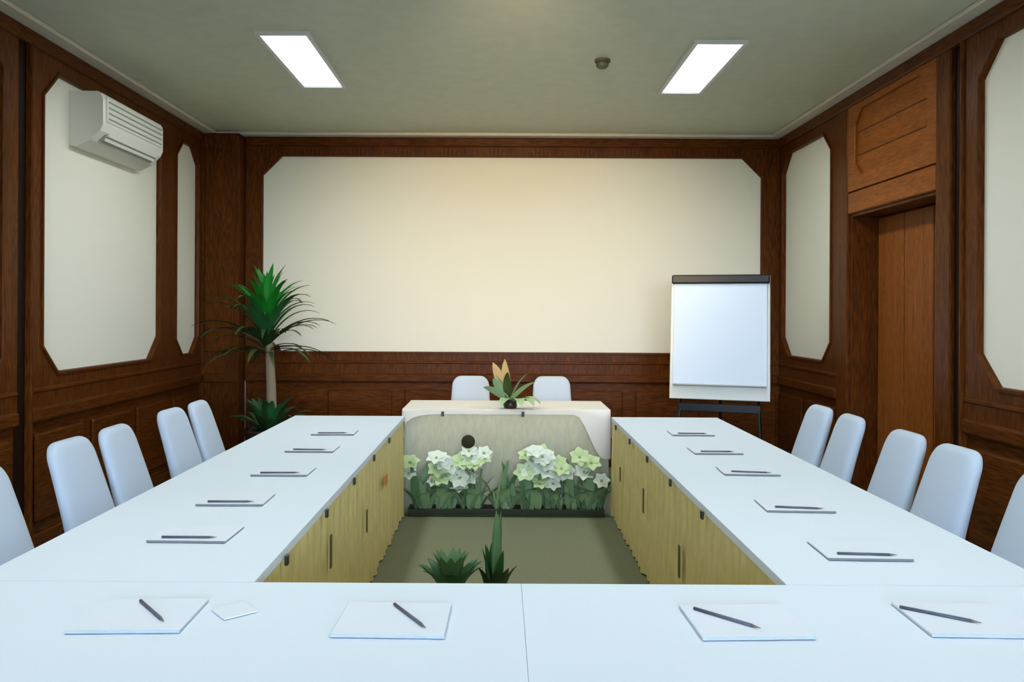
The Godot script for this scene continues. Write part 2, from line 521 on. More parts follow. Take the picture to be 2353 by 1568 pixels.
	var x0 := -2.55; var x1 := 1.2; var y0 := 0.95; var y1 := 2.80
	slab(wb, "masonry", -XR - 0.3, x0, 0.0, CEIL, -0.2, 0.0, M.plaster, 0.0)
	slab(wb, "masonry", x1, -XL + 0.2, 0.0, CEIL, -0.2, 0.0, M.plaster, 0.0)
	slab(wb, "masonry", x0, x1, 0.0, y0, -0.2, 0.0, M.plaster, 0.0)
	slab(wb, "masonry", x0, x1, y1, CEIL, -0.2, 0.0, M.plaster, 0.0)
	var wn := struct_node("window_1", "wide window of four panes in a dark wooden frame", "window")
	wn.transform = wb.transform
	slab(wn, "window_frame", x0, x1, y0, y0 + 0.07, -0.14, -0.06, M.wood_level)
	slab(wn, "window_frame", x0, x1, y1 - 0.07, y1, -0.14, -0.06, M.wood_level)
	for k in 5:
		var u := x0 + 0.035 + (x1 - x0 - 0.07) * k / 4.0
		slab(wn, "window_frame", u - 0.035, u + 0.035, y0 + 0.07, y1 - 0.07, -0.14, -0.06, M.wood_upright)
	for k in 4:
		var u2 := x0 + 0.035 + (x1 - x0 - 0.07) * k / 4.0
		slab(wn, "pane", u2 + 0.03, u2 + (x1 - x0 - 0.07) / 4.0 - 0.03, y0 + 0.07, y1 - 0.07, -0.103, -0.097, M.window_glass, 0.0)
	slab(wn, "window_sill", x0 - 0.05, x1 + 0.05, y0 - 0.04, y0, -0.06, 0.08, M.wood_level)

	# baseboards
	for q in [["baseboard_left", wl, [[-ZB, 4.85], [4.99, 7.82]]], ["baseboard_right", wr, [[-DF, -6.62], [-4.81, ZB]]], ["baseboard_far", wf, [[-2.54, XR]]]]:
		var b := struct_node(q[0], "dark wooden baseboard along the foot of the panelling", "baseboard")
		b.transform = q[1].transform
		for r in q[2]:
			slab(b, "board", r[0], r[1], 0.0, 0.13, 0.02, 0.045, M.wood_level, 0.008)

# ---------------------------------------------------------------- tables and cloths
func banquet_table(x0: float, x1: float, d0: float, d1: float, h: float, label: String) -> void:
	var w := x1 - x0; var l := d1 - d0
	var t := thing("banquet_table", label, "table", Vector3((x0 + x1) / 2, 0, -(d0 + d1) / 2), 0, "banquet tables under the cloths")
	part("tabletop", box(Vector3(0, h - 0.018, 0), Vector3(w - 0.03, 0.022, l - 0.03), 0.003), M.chipboard, t)
	for sx in [-1, 1]:
		for sz in [-1, 1]:
			part("leg", tube([Vector3(sx * (w / 2 - 0.27), 0.0, sz * (l / 2 - 0.09)), Vector3(sx * (w / 2 - 0.27), h - 0.03, sz * (l / 2 - 0.09))], [0.014, 0.014]), M.black_metal, t)

# drop(side, t) gives how far the cloth hangs on each side: 0 near, 1 right, 2 far, 3 left
func cloth_mesh(w: float, l: float, h: float, drop: Callable, seed_: int, out := 0.02) -> ArrayMesh:
	var nz := FastNoiseLite.new()
	nz.seed = seed_
	nz.frequency = 2.2
	var st := new_st(true)
	var hx := w / 2; var hz := l / 2
	st.set_smooth_group(1)
	var nx := maxi(4, int(w / 0.08)); var nl := maxi(4, int(l / 0.08))
	for i in nx:
		for j in nl:
			var q := []
			for c in [[0, 0], [0, 1], [1, 1], [1, 0]]:
				var x: float = -hx + w * (i + c[0]) / nx
				var z: float = -hz + l * (j + c[1]) / nl
				var edge: bool = (i + c[0] == 0 or i + c[0] == nx or j + c[1] == 0 or j + c[1] == nl)
				q.append(Vector3(x, h + (0.0 if edge else 0.0012 * nz.get_noise_2d(x * 3, z * 3)), z))
			quad(st, q[0], q[1], q[2], q[3])
	st.set_smooth_group(2)
	# perimeter, counter-clockwise seen from above, starting at the near-left corner
	var per := []
	for i in nx * 2: per.append([Vector2(-hx + w * i / (nx * 2.0), hz), Vector2(0, 1), 0, i / (nx * 2.0)])
	for i in nl * 2: per.append([Vector2(hx, hz - l * i / (nl * 2.0)), Vector2(1, 0), 1, i / (nl * 2.0)])
	for i in nx * 2: per.append([Vector2(hx - w * i / (nx * 2.0), -hz), Vector2(0, -1), 2, i / (nx * 2.0)])
	for i in nl * 2: per.append([Vector2(-hx, -hz + l * i / (nl * 2.0)), Vector2(-1, 0), 3, i / (nl * 2.0)])
	var n := per.size()
	var cols := []
	for k in n:
		var p: Vector2 = per[k][0]
		var dr: float = drop.call(per[k][2], per[k][3])
		var prev: float = drop.call(per[(k + n - 1) % n][2], per[(k + n - 1) % n][3])
		var nrm: Vector2 = (per[k][1] + per[(k + n - 1) % n][1]).normalized()
		if per[k][3] == 0.0:
			if dr < 0.05 and prev >= 0.05: nrm = per[(k + n - 1) % n][1]
			if dr >= 0.05 and prev < 0.05: nrm = per[k][1]
			dr = maxf(dr, prev)
		var col := []
		col.append(Vector3(p.x, h, p.y))
		for s in 7:
			var t := s / 6.0
			var wave := 0.5 + 0.5 * sin(k * 0.55 + 2.0 * nz.get_noise_1d(k * 0.3))
			var o := (0.0008 if dr < 0.05 else 0.004) + (0.0 if dr < 0.05 else out * wave * t * clampf(dr / 0.15, 0.05, 1.0))
			col.append(Vector3(p.x + nrm.x * o, h - 0.003 - (dr - 0.003) * t, p.y + nrm.y * o))
		cols.append(col)
	for k in n:
		var a = cols[k]; var b = cols[(k + 1) % n]
		for s in a.size() - 1:
			quad(st, a[s + 1], b[s + 1], b[s], a[s])
	return done(st)

func tablecloth(x0: float, x1: float, d0: float, d1: float, h: float, drop: Callable, m: Material, label: String, seed_: int) -> void:
	var o := part(numbered("tablecloth"), cloth_mesh(x1 - x0, d1 - d0, h, drop, seed_), m, self)
	o.position = Vector3((x0 + x1) / 2, 0, -(d0 + d1) / 2)
	tag(o, label, "tablecloth", "white tablecloths")

# hanging skirt along a straight run; local x along the run, z outwards
func skirt_mesh(length: float, h: float, seed_: int, amp := 0.012) -> ArrayMesh:
	var nz := FastNoiseLite.new()
	nz.seed = seed_
	nz.frequency = 0.9
	var st := new_st(true)
	var n := int(length / 0.012)
	var cols := []
	for i in n + 1:
		var x := length * i / n
		var ph := x * 52.0 + 3.0 * nz.get_noise_1d(x * 3.0)
		var big := 0.5 + 0.5 * nz.get_noise_1d(x * 2.0 + 40.0)
		var col := []
		for s in 9:
			var t := s / 8.0
			var z := amp * (0.35 + 0.65 * t) * (0.45 + big) * (0.7 * sin(ph + 0.4 * t) + 0.3 * sin(ph * 0.37 + 1.3))
			col.append(Vector3(x, h - (h - 0.012) * t, z))
		cols.append(col)
	for i in n:
		for s in 8:
			quad(st, cols[i][s + 1], cols[i + 1][s + 1], cols[i + 1][s], cols[i][s])
	# back face gives the cloth its thickness
	for i in n:
		for s in 8:
			var b := Vector3(0, 0, -0.003)
			quad(st, cols[i][s] + b, cols[i + 1][s] + b, cols[i + 1][s + 1] + b, cols[i][s + 1] + b)
	return done(st)

func make_tables() -> void:
	var none := func(_s, _t): return 0.03
	var a0 := 2.365; var a1 := 6.10; var am := 4.236
	# side rows
	banquet_table(-1.55, -0.745, a0, am, TOP, "folding table under the cloth of the air-conditioner side row, by the front row")
	banquet_table(-1.55, -0.745, am, a1, TOP, "folding table under the cloth of the air-conditioner side row, by the plant")
	banquet_table(0.87, 1.645, a0, am, TOP, "folding table under the cloth of the door side row, by the front row")
	banquet_table(0.87, 1.645, am, a1, TOP, "folding table under the cloth of the door side row, by the flip chart")
	banquet_table(-1.55, 0.06, 1.53, 2.36, TOP, "folding table under the front cloth on the air-conditioner side of the seam")
	banquet_table(0.07, 1.645, 1.53, 2.36, TOP, "folding table under the front cloth on the door side of the seam")
	banquet_table(-0.74, 0.84, 6.24, 6.82, 0.79, "taller folding table under the pale cloth at the head of the hollow square")
	tablecloth(-1.55, -0.72, a0, a1, TOP, func(s, _t): return 0.20 if s == 3 else (0.16 if s == 2 else 0.03), M.table_linen, "long white tablecloth on the air-conditioner side row of tables", 3)
	tablecloth(0.845, 1.645, a0, a1, TOP, func(s, _t): return 0.20 if s == 1 else (0.16 if s == 2 else 0.03), M.table_linen, "long white tablecloth on the door side row of tables", 4)
	tablecloth(-1.55, 0.0642, 1.53, 2.362, TOP, func(s, _t): return 0.20 if s == 3 or s == 0 else 0.03, M.table_linen, "white tablecloth on the front table, air-conditioner side of the seam", 5)
	tablecloth(0.0658, 1.645, 1.53, 2.362, TOP, func(s, _t): return 0.20 if s == 1 or s == 0 else 0.03, M.table_linen, "white tablecloth on the front table, door side of the seam", 6)
	var fall := func(s, t):
		if s == 0: return 0.04 + 0.10 * exp(-t / 0.04) + 0.34 * smoothstep(0.83, 0.97, t)
		if s == 1: return 0.04 + 0.34 * exp(-t / 0.25)
		if s == 3: return 0.04 + 0.10 * exp(-(1.0 - t) / 0.15)
		return 0.15
	tablecloth(-0.752, 0.852, 6.225, 6.83, 0.79, fall, M.overlay_linen, "ivory cloth with a long corner fall on the taller head table", 8)
	# skirts inside the hollow square
	var sk := [
		["khaki gathered table skirt hanging inside the air-conditioner side row", Vector3(-0.728, 0, -a0 - 0.02), PI / 2, a1 - a0 - 0.03, TOP - 0.012, M.khaki_satin],
		["khaki gathered table skirt hanging inside the door side row", Vector3(0.853, 0, -a1 + 0.01), -PI / 2, a1 - a0 - 0.03, TOP - 0.012, M.khaki_satin],
		["sage grey table skirt on the head table behind the white flowers", Vector3(-0.742, 0, -6.232), 0.0, 1.585, 0.775, M.sage_satin],
		["khaki gathered table skirt hanging inside the front row of tables", Vector3(0.84, 0, -2.385), PI, 1.56, TOP - 0.012, M.khaki_satin],
	]
	for k in sk.size():
		var q = sk[k]
		var t := thing("table_skirt", q[0], "table skirt", q[1], q[2], "table skirts inside the hollow square")
		part("skirt_cloth", skirt_mesh(q[3], q[4], 60 + k, 0.018 if k != 2 else 0.006), q[5], t)
		var n := int(q[3] / 0.62)
		for j in n:
			part("skirt_clip", box(Vector3(0.3 + 0.62 * j, q[4] - 0.022, 0.02), Vector3(0.022, 0.036, 0.012), 0.003), M.clip_dark, t)
		if k == 0:
			part("ribbon_tag", box(Vector3(2.60, 0.50, 0.026), Vector3(0.10, 0.06, 0.006), 0.002), M.ribbon_orange, t)
		# dark strips standing in for shadow in gaps between skirt lengths: run, height, length
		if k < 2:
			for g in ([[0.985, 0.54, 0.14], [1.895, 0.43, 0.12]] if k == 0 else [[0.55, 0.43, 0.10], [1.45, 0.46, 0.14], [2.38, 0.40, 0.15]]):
				part("gap_shade_strip", box(Vector3(g[0], g[1], 0.024), Vector3(0.028, g[2], 0.006), 0.002), M.gap_shade_olive, t)

# ---------------------------------------------------------------- chairs
var chair_parts := {}

func make_chair_meshes() -> void:
	# chair frame: x across, -z forward (towards the table), back at +z
	var rings := []
	for s in 34:
		var t: float = s / 16.0 * 0.84 if s < 16 else 0.84 + 0.16 * sin((s - 16) / 17.0 * PI / 2.0)
		var y := lerpf(0.40, 0.95, t)
		var hw := lerpf(0.205, 0.165, pow(t, 0.8))
		if t > 0.84:
			var q := (t - 0.84) / 0.16
			hw -= 0.075 * (1.0 - sqrt(maxf(0.0, 1.0 - q * q)))
		var th := lerpf(0.045, 0.032, t)
		if t > 0.95: th *= sqrt(maxf(0.05, 1.0 - pow((t - 0.95) / 0.05, 2.0) * 0.9))
		rings.append(section(y, hw, th, 0.0, lerpf(0.20, 0.36, pow(t, 1.15)), 36, 3.4))
	chair_parts.back = loft(rings)
	# seat with a cover that falls to the floor in soft folds
	rings = []
	for s in 14:
		var t := s / 13.0
		var y := lerpf(0.02, 0.46, t)
		var r := PackedVector3Array()
		var base := section(y, lerpf(0.205, 0.195, t), lerpf(0.225, 0.215, t), 0.0, 0.0, 72, 6.0)
		for k in 72:
			var a := base[k]
			var f := 1.0 + 0.035 * (1.0 - t) * sin(k * TAU / 72 * 16.0 + 0.7 * sin(k * 0.3))
			r.append(Vector3(a.x * f, a.y, a.z * f))
		rings.append(r)
	rings.append(section(0.476, 0.185, 0.205, 0, 0, 72, 6.0))
	rings.append(section(0.484, 0.15, 0.17, 0, 0, 72, 5.0))
	chair_parts.seat = loft(rings)
	var st := new_st(true)
	add_tube(st, [Vector3(0, 0, 0), Vector3(0, 0.45, 0)], [0.011, 0.011])
	chair_parts.leg = done(st)

func chair(x: float, d: float, turn: float, label: String) -> void:
	var t := thing("banquet_chair", label, "chair", Vector3(x, 0, -d), turn, "banquet chairs in white covers")
	part("back_cover", chair_parts.back, M.chair_linen, t)
	part("seat_cover", chair_parts.seat, M.chair_linen, t)
	for sx in [-1, 1]:
		for sz in [-1, 1]:
			part("leg", chair_parts.leg, M.black_metal, t, Transform3D(Basis.IDENTITY, Vector3(sx * 0.16, 0, sz * 0.17)))

func make_chairs() -> void:
	make_chair_meshes()
	var left := [5.27, 4.83, 4.13, 3.69, 3.02]
	var ln := ["first from the plant", "second from the plant", "third from the plant, after a gap", "fourth from the plant", "fifth from the plant"]
	for k in 5:
		chair(-1.62 - 0.01 * (k % 2), left[k], -PI / 2 + [0.05, -0.04, 0.02, -0.03, 0.0][k], "white-covered banquet chair along the air-conditioner side, " + ln[k])
	var right := [5.16, 4.72, 4.06, 3.60, 3.0]
	var rn := ["first from the flip chart", "second from the flip chart", "third from the flip chart", "fourth from the flip chart", "fifth from the flip chart"]
	for k in 5:
		chair(1.71, right[k], PI / 2 + [0.03, -0.03, 0.02, 0.05, 0.0][k], "white-covered banquet chair along the door side, " + rn[k])
	chair(-0.27, 7.07, PI, "white-covered banquet chair behind the head table, on the plant side of the flowers")
	chair(0.475, 7.07, PI, "white-covered banquet chair behind the head table, on the flip chart side of the flowers")

# ---------------------------------------------------------------- writing things
func notepad(x: float, d: float, turn: float, where: String, w := 0.27, l := 0.20, edge := "card") -> void:
	var t := thing("notepad", "white paper notepad " + where, "notepad", Vector3(x, TOP + 0.0015, -d), turn, "notepads on the tables")
	part("backing_card", box(Vector3(0, 0.001, 0), Vector3(w, 0.002, l), 0.0005), M[edge], t)
	part("paper_block", box(Vector3(0, 0.005, 0), Vector3(w - 0.002, 0.006, l - 0.002), 0.0008), M.paper, t)
	part("gum_binding", box(Vector3(0, 0.0045, l / 2 + 0.0005), Vector3(w, 0.007, 0.002), 0.0005), M[edge], t)

func pencil(x: float, d: float, turn: float, where: String) -> void:
	var t := thing("pencil", "pencil on the notepad " + where, "pencil", Vector3(x, TOP + 0.0137, -d), turn, "pencils on the notepads")
	part("shaft", tube([Vector3(-0.095, 0, 0), Vector3(0.07, 0, 0)], [0.0042, 0.0042], 6), M.pencil_paint, t)
	part("sharpened_tip", tube([Vector3(0.07, 0, 0), Vector3(0.09, 0, 0)], [0.0040, 0.0012], 6), M.pencil_tip, t)
	part("lead", tube([Vector3(0.089, 0, 0), Vector3(0.095, 0, 0)], [0.0012, 0.0003], 6), M.black_plastic, t)

func make_writing_things() -> void:
	var ord := ["first", "second", "third", "fourth", "fifth"]
	var ld := [5.20, 4.58, 3.93, 3.34, 2.82]
	var lx := [-1.07, -1.07, -1.06, -1.10, -1.07]
	for k in 5:
		var w: String = "on the air-conditioner side row, %s from the plant" % ord[k]
		var a: float = [0.02, -0.01, 0.0, 0.015, -0.02][k]
		notepad(lx[k], ld[k] + 0.03, a, w)
		pencil(lx[k], ld[k] - 0.04, a + [0.03, -0.02, 0.04, 0.0, 0.02][k], w)
	var rd := [5.25, 4.58, 4.0, 3.28, 2.66]
	var rx := [1.25, 1.23, 1.24, 1.21, 1.20]
	for k in 5:
		var w: String = "on the door side row, %s from the flip chart" % ord[k]
		var a: float = [-0.02, 0.0, -0.05, -0.05, -0.03][k]
		notepad(rx[k], rd[k] + 0.03, a, w)
		pencil(rx[k], rd[k] - 0.035, a - [0.03, 0.02, 0.12, 0.10, 0.05][k], w)
	# front row: x, d of the pad, pad turn, pencil x, pencil d, pencil turn
	var fr := [
		[-0.93, 2.09, 0.03, -0.905, 2.10, -0.86, "on the front row at the corner towards the air conditioner"],
		[-0.27, 2.07, -0.02, -0.23, 2.075, -1.02, "on the front row beside the seam, air-conditioner side"],
		[0.63, 2.07, 0.04, 0.585, 2.07, -0.78, "on the front row, first after the seam towards the door"],
		[1.21, 2.09, -0.03, 1.15, 2.10, -0.62, "on the front row at the corner towards the door"],
	]
	for q in fr:
		notepad(q[0], q[1], q[2], q[6], 0.28, 0.22, "pale_card")
		pencil(q[3], q[4], q[5], q[6])
	var t := thing("paper_coaster", "small white square paper coaster beside the corner notepad", "coaster", Vector3(-0.70, TOP + 0.0015, -2.13), 0.7)
	part("coaster_card", box(Vector3(0, 0.002, 0), Vector3(0.09, 0.004, 0.09), 0.001), M.paper, t)

# ---------------------------------------------------------------- flip chart, air conditioner, detector
func make_flip_chart() -> void:
	var t := thing("flip_chart", "white flip chart on a black easel beside the door-side corner", "flip chart", Vector3(1.80, 0, -6.62), -0.30)
	var tilt := Transform3D(Basis(Vector3.RIGHT, deg_to_rad(-9.0)), Vector3(0, 0.83, 0.02))
	var w := 0.80
	part("board", box(Vector3(0, 0.52, -0.012), Vector3(w, 1.04, 0.02), 0.004), M.white_plastic, t, tilt)
	part("paper_pad", box(Vector3(0, 0.555, 0.006), Vector3(w - 0.05, 0.87, 0.014), 0.002), M.chart_paper, t, tilt)
	part("clamp_bar", box(Vector3(0, 1.005, 0.012), Vector3(w - 0.01, 0.075, 0.045), 0.01), M.black_plastic, t, tilt)
	part("pen_tray", box(Vector3(0, 0.115, 0.022), Vector3(w - 0.06, 0.014, 0.05), 0.004), M.vent_plastic, t, tilt)
	for s in [-1, 1]:
		part("leg", tube([Vector3(s * 0.30, 0.95, -0.06), Vector3(s * 0.36, 0.0, 0.16)], [0.014, 0.014]), M.black_metal, t)
	part("leg", tube([Vector3(0, 1.3, -0.14), Vector3(0, 0.0, -0.55)], [0.014, 0.014]), M.black_metal, t)
	part("cross_brace", box(Vector3(0, 0.76, -0.01), Vector3(0.66, 0.07, 0.02), 0.005), M.black_metal, t)

func make_air_conditioner() -> void:
	var t := thing("air_conditioner", "white split air conditioner on the cream panelled wall", "air conditioner", Vector3(XL + 0.012, 0, 0))
	t.basis = Basis(Vector3(0, 0, -1), Vector3.UP, Vector3(1, 0, 0))
	# profile in (out from wall, height)
	var prof := [Vector2(0.0, 2.66), Vector2(0.06, 2.655), Vector2(0.15, 2.70), Vector2(0.215, 2.765), Vector2(0.235, 2.81), Vector2(0.235, 2.98), Vector2(0.22, 3.02), Vector2(0.19, 3.035), Vector2(0.0, 3.035)]
	var rings := []
	for u in [5.47, 5.48, 6.43, 6.44]:
		var r := PackedVector3Array()
		var k := 0.985 if u < 5.475 or u > 6.435 else 1.0
		for p in prof: r.append(Vector3(u, 2.85 + (p.y - 2.85) * k, p.x * k))
		r.reverse()
		rings.append(r)
	part("body", loft(rings, false), M.white_plastic, t)
	part("front_panel", box(Vector3(5.955, 2.915, 0.238), Vector3(0.90, 0.17, 0.012), 0.004), M.white_plastic, t)
	for k in 4:
		part("grille_slat", box(Vector3(5.955, 2.855 + 0.038 * k, 0.247), Vector3(0.86, 0.010, 0.010), 0.003), M.vent_plastic, t)
	part("air_outlet", box(Vector3.ZERO, Vector3(0.80, 0.07, 0.012), 0.003), M.vent_plastic, t, Transform3D(Basis(Vector3.RIGHT, 0.85), Vector3(5.955, 2.728, 0.19)))
	for k in 2:
		part("louvre", box(Vector3.ZERO, Vector3(0.78, 0.022, 0.006), 0.002), M.white_plastic, t, Transform3D(Basis(Vector3.RIGHT, 0.5), Vector3(5.955, 2.722 + 0.028 * k, 0.197 + 0.024 * k)))

func make_detector() -> void:
	var t := thing("smoke_detector", "small dark round smoke detector on the ceiling", "smoke detector", Vector3(0.70, CEIL, -5.60))
	part("mounting_ring", lathe([Vector2(0.001, 0.0), Vector2(0.055, 0.0), Vector2(0.055, -0.014), Vector2(0.001, -0.015)]), M.detector_plastic, t)
	part("sensor_head", lathe([Vector2(0.001, -0.014), Vector2(0.045, -0.014), Vector2(0.042, -0.045), Vector2(0.028, -0.058), Vector2(0.001, -0.06)]), M.detector_plastic, t)

# ---------------------------------------------------------------- plants
# a blade leaf from the origin, first along +y leaning to +z, then arching over
func blade(length: float, width: float, lean: float, bend: float, fold := 0.25, n := 10) -> ArrayMesh:
	var st := new_st(true)
	var p := Vector3.ZERO
	var rows := []
	for i in n + 1:
		var t := i / float(n)
		var a := lean + bend * t * t
		var dir := Vector3(0, cos(a), sin(a))
		var nrm := Vector3(0, -sin(a), cos(a))
		var w := width * 0.5 * pow(sin(PI * clampf(0.10 + 0.90 * t, 0, 1)), 0.7) + 0.0008
		rows.append([p + Vector3(-w, 0, 0) - nrm * w * fold, p, p + Vector3(w, 0, 0) - nrm * w * fold, nrm])
		p += dir * length / n
	for i in n:
		var a = rows[i]; var b = rows[i + 1]
		quad(st, a[0], a[1], b[1], b[0])
		quad(st, a[1], a[2], b[2], b[1])
		var e0: Vector3 = a[3] * -0.0012; var e1: Vector3 = b[3] * -0.0012
		quad(st, b[0] + e1, b[1] + e1, a[1] + e0, a[0] + e0)
		quad(st, b[1] + e1, b[2] + e1, a[2] + e0, a[1] + e0)
	return done(st)

func make_corner_plant() -> void:
	rng.seed = 77
	var t := thing("potted_dracaena", "tall dracaena with a bright green crown in the panelled corner", "potted plant", Vector3(-2.03, 0, -7.05))
	part("pot", lathe([Vector2(0.001, 0.0), Vector2(0.15, 0.0), Vector2(0.16, 0.02), Vector2(0.19, 0.44), Vector2(0.205, 0.48), Vector2(0.205, 0.51), Vector2(0.18, 0.51), Vector2(0.175, 0.47), Vector2(0.001, 0.47)]), M.pot_glaze, t)
	part("soil", lathe([Vector2(0.001, 0.465), Vector2(0.172, 0.465), Vector2(0.16, 0.485), Vector2(0.001, 0.49)]), M.soil, t)
	part("cane", tube([Vector3(0.02, 0.47, 0), Vector3(0.03, 0.7, 0), Vector3(0.025, 0.9, 0), Vector3(0.01, 1.2, 0), Vector3(-0.01, 1.42, 0)], [0.05, 0.045, 0.042, 0.036, 0.02], 12), M.cane, t)
	var kinds := [blade(0.50, 0.060, 0.10, 0.5), blade(0.56, 0.055, 0.35, 1.2), blade(0.64, 0.056, 0.62, 1.6), blade(0.66, 0.052, 0.98, 1.35), blade(0.58, 0.050, 1.35, 1.2)]
	var mats := [M.leaf_bright, M.leaf_bright, M.leaf_mid, M.leaf_dark, M.leaf_olive]
	var per := [20, 18, 16, 18, 14]
	for k in 5:
		for i in per[k]:
			var a: float = TAU * (i + 0.5 * (k % 2)) / per[k] + rng.randf_range(-0.18, 0.18)
			var s := rng.randf_range(0.82, 1.12)
			var y: float = 1.40 - 0.055 * k + rng.randf_range(-0.03, 0.03)
			part("leaf", kinds[k], mats[k], t, Transform3D(Basis(Vector3.UP, a) * Basis(Vector3.RIGHT, rng.randf_range(-0.12, 0.12)).scaled(Vector3(s, s, s)), Vector3(-0.02, y, 0)))
	# low greenery at the foot of the cane
	var low := [blade(0.34, 0.075, 0.25, 0.9), blade(0.36, 0.07, 0.75, 1.1)]
	for i in 30:
		var a := TAU * i / 30.0 * 2.0 + rng.randf_range(-0.2, 0.2)
		var s := rng.randf_range(0.8, 1.1)
		part("ground_leaf", low[i % 2], M.leaf_mid if i % 3 else M.leaf_dark, t, Transform3D(Basis(Vector3.UP, a).scaled(Vector3(s, s, s)), Vector3(sin(a) * 0.06, 0.475, cos(a) * 0.06)))

func blossom_mesh(r: float) -> ArrayMesh:
	var st := new_st(true)
	for k in 6:
		var b := Basis(Vector3.UP, TAU * k / 6.0)
		var rows := []
		for i in 6:
			var t := i / 5.0
			var w := r * 0.42 * sin(PI * (0.12 + 0.86 * t))
			var y := r * (0.55 * t - 0.35 * t * t) + (0.004 if k % 2 else 0.0)
			rows.append([b * Vector3(-w, y + w * 0.25, r * t), b * Vector3(0, y, r * t), b * Vector3(w, y + w * 0.25, r * t)])
		for i in 5:
			for j in 2:
				quad(st, rows[i][j], rows[i + 1][j], rows[i + 1][j + 1], rows[i][j + 1])
				quad(st, rows[i][j + 1] - Vector3(0, 0.0015, 0), rows[i + 1][j + 1] - Vector3(0, 0.0015, 0), rows[i + 1][j] - Vector3(0, 0.0015, 0), rows[i][j] - Vector3(0, 0.0015, 0))
	return done(st)

func make_flower_trough() -> void:
	var t := thing("planter_trough", "low trough of white flowers at the foot of the head table", "planter", Vector3(0.05, 0, -6.13))
	var st := new_st()
	var w := 1.48
	add_box(st, Vector3(0, 0.012, 0), Vector3(w, 0.024, 0.16), 0.004)
	part("trough_base", done(st), M.trough_green, t)
	for s in [-1, 1]:
		part("trough_side", box(Vector3(0, 0.04, s * 0.075), Vector3(w, 0.036, 0.012), 0.003), M.trough_green, t)
		part("trough_end", box(Vector3(s * (w / 2 - 0.006), 0.04, 0), Vector3(0.012, 0.036, 0.136), 0.003), M.trough_green, t)
	part("soil", box(Vector3(0, 0.036, 0), Vector3(w - 0.03, 0.022, 0.132), 0.003), M.soil, t)
	rng.seed = 31
	var centre := SphereMesh.new()
	centre.radius = 0.011; centre.height = 0.022; centre.radial_segments = 10; centre.rings = 6
	var blossoms := [blossom_mesh(0.082), blossom_mesh(0.066)]
	var leaves := [blade(0.26, 0.055, 0.25, 0.7, 0.2), blade(0.22, 0.07, 0.6, 1.0, 0.2), blade(0.30, 0.04, 0.1, 0.4, 0.2)]
	# x, tallest bloom, number of blooms, label
	var pl := [
		[-0.63, 0.50, 3, "pale green flowering plant at the trough end"],
		[-0.46, 0.40, 9, "white flowering plant"],
		[-0.26, 0.46, 12, "tallest white flowering plant"],
		[-0.02, 0.30, 0, "plain leafy plant"],
		[0.19, 0.44, 11, "white flowering plant"],
		[0.36, 0.42, 10, "white flowering plant"],
		[0.54, 0.36, 2, "leafy plant with few blooms"],
		[0.66, 0.44, 3, "leafy plant with few blooms"],
	]
	for q in pl:
		var p := Node3D.new()
		p.name = "flowering_plant"
		t.add_child(p, true)
		p.position = Vector3(q[0], 0.045, 0)
		p.set_meta("label", q[3])
		for i in 26:
			var a: float = TAU * i / 26.0 + rng.randf_range(-0.2, 0.2)
			var s := rng.randf_range(0.8, 1.35)
			if cos(a) < -0.2: s *= 0.6
			part("leaf", leaves[i % 3], [M.leaf_sage, M.leaf_pale, M.leaf_sage, M.leaf_moss][i % 4], p, Transform3D(Basis(Vector3.UP, a).scaled(Vector3(s, s, s * 0.45)), Vector3(rng.randf_range(-0.07, 0.07), 0, rng.randf_range(-0.02, 0.03))))
		for i in q[2]:
			var h: float = q[1] * rng.randf_range(0.45, 0.98)
			var x := rng.randf_range(-0.11, 0.11)
			var z := rng.randf_range(0.0, 0.07)
			part("stem", tube([Vector3(x * 0.2, 0, 0), Vector3(x * 0.7, h * 0.6, z * 0.5), Vector3(x, h, z)], [0.004, 0.0035, 0.003], 6), M.leaf_sage, p)
			var bx := Transform3D(Basis(Vector3.RIGHT, rng.randf_range(0.5, 1.1)) * Basis(Vector3.UP, rng.randf() * TAU), Vector3(x, h, z))
			part("blossom", blossoms[i % 2], M.petal_white if i % 3 else M.petal_pale_green, p, bx)
			part("flower_centre", centre, M.flower_centre, p, bx * Transform3D(Basis.IDENTITY, Vector3(0, 0.010, 0)))
	# a single dark seed head on its own stalk
	var sh := Node3D.new()
	sh.name = "seed_head_stalk"
	t.add_child(sh, true)
	sh.position = Vector3(-0.29, 0.045, -0.02)
	sh.set_meta("label", "dark round seed head on a tall stalk")
	part("stalk", tube([Vector3(0.06, 0, 0), Vector3(0.04, 0.25, 0.0), Vector3(0.0, 0.50, 0.02)], [0.005, 0.005, 0.004], 6), M.leaf_olive, sh)
	part("seed_disc", lathe([Vector2(0.001, -0.02), Vector2(0.035, -0.015), Vector2(0.052, 0.0), Vector2(0.045, 0.018), Vector2(0.001, 0.026)], 20), M.seed_head, sh, Transform3D(Basis(Vector3.RIGHT, 1.35), Vector3(0, 0.51, 0.035)))
	var bract := blade(0.05, 0.02, 0.2, 0.6, 0.2, 5)
	for k in 12:
		part("bract", bract, M.leaf_olive, sh, Transform3D(Basis(Vector3.RIGHT, 1.35) * Basis(Vector3.UP, TAU * k / 12.0) * Basis(Vector3.RIGHT, 1.2), Vector3(0, 0.51, 0.03)))

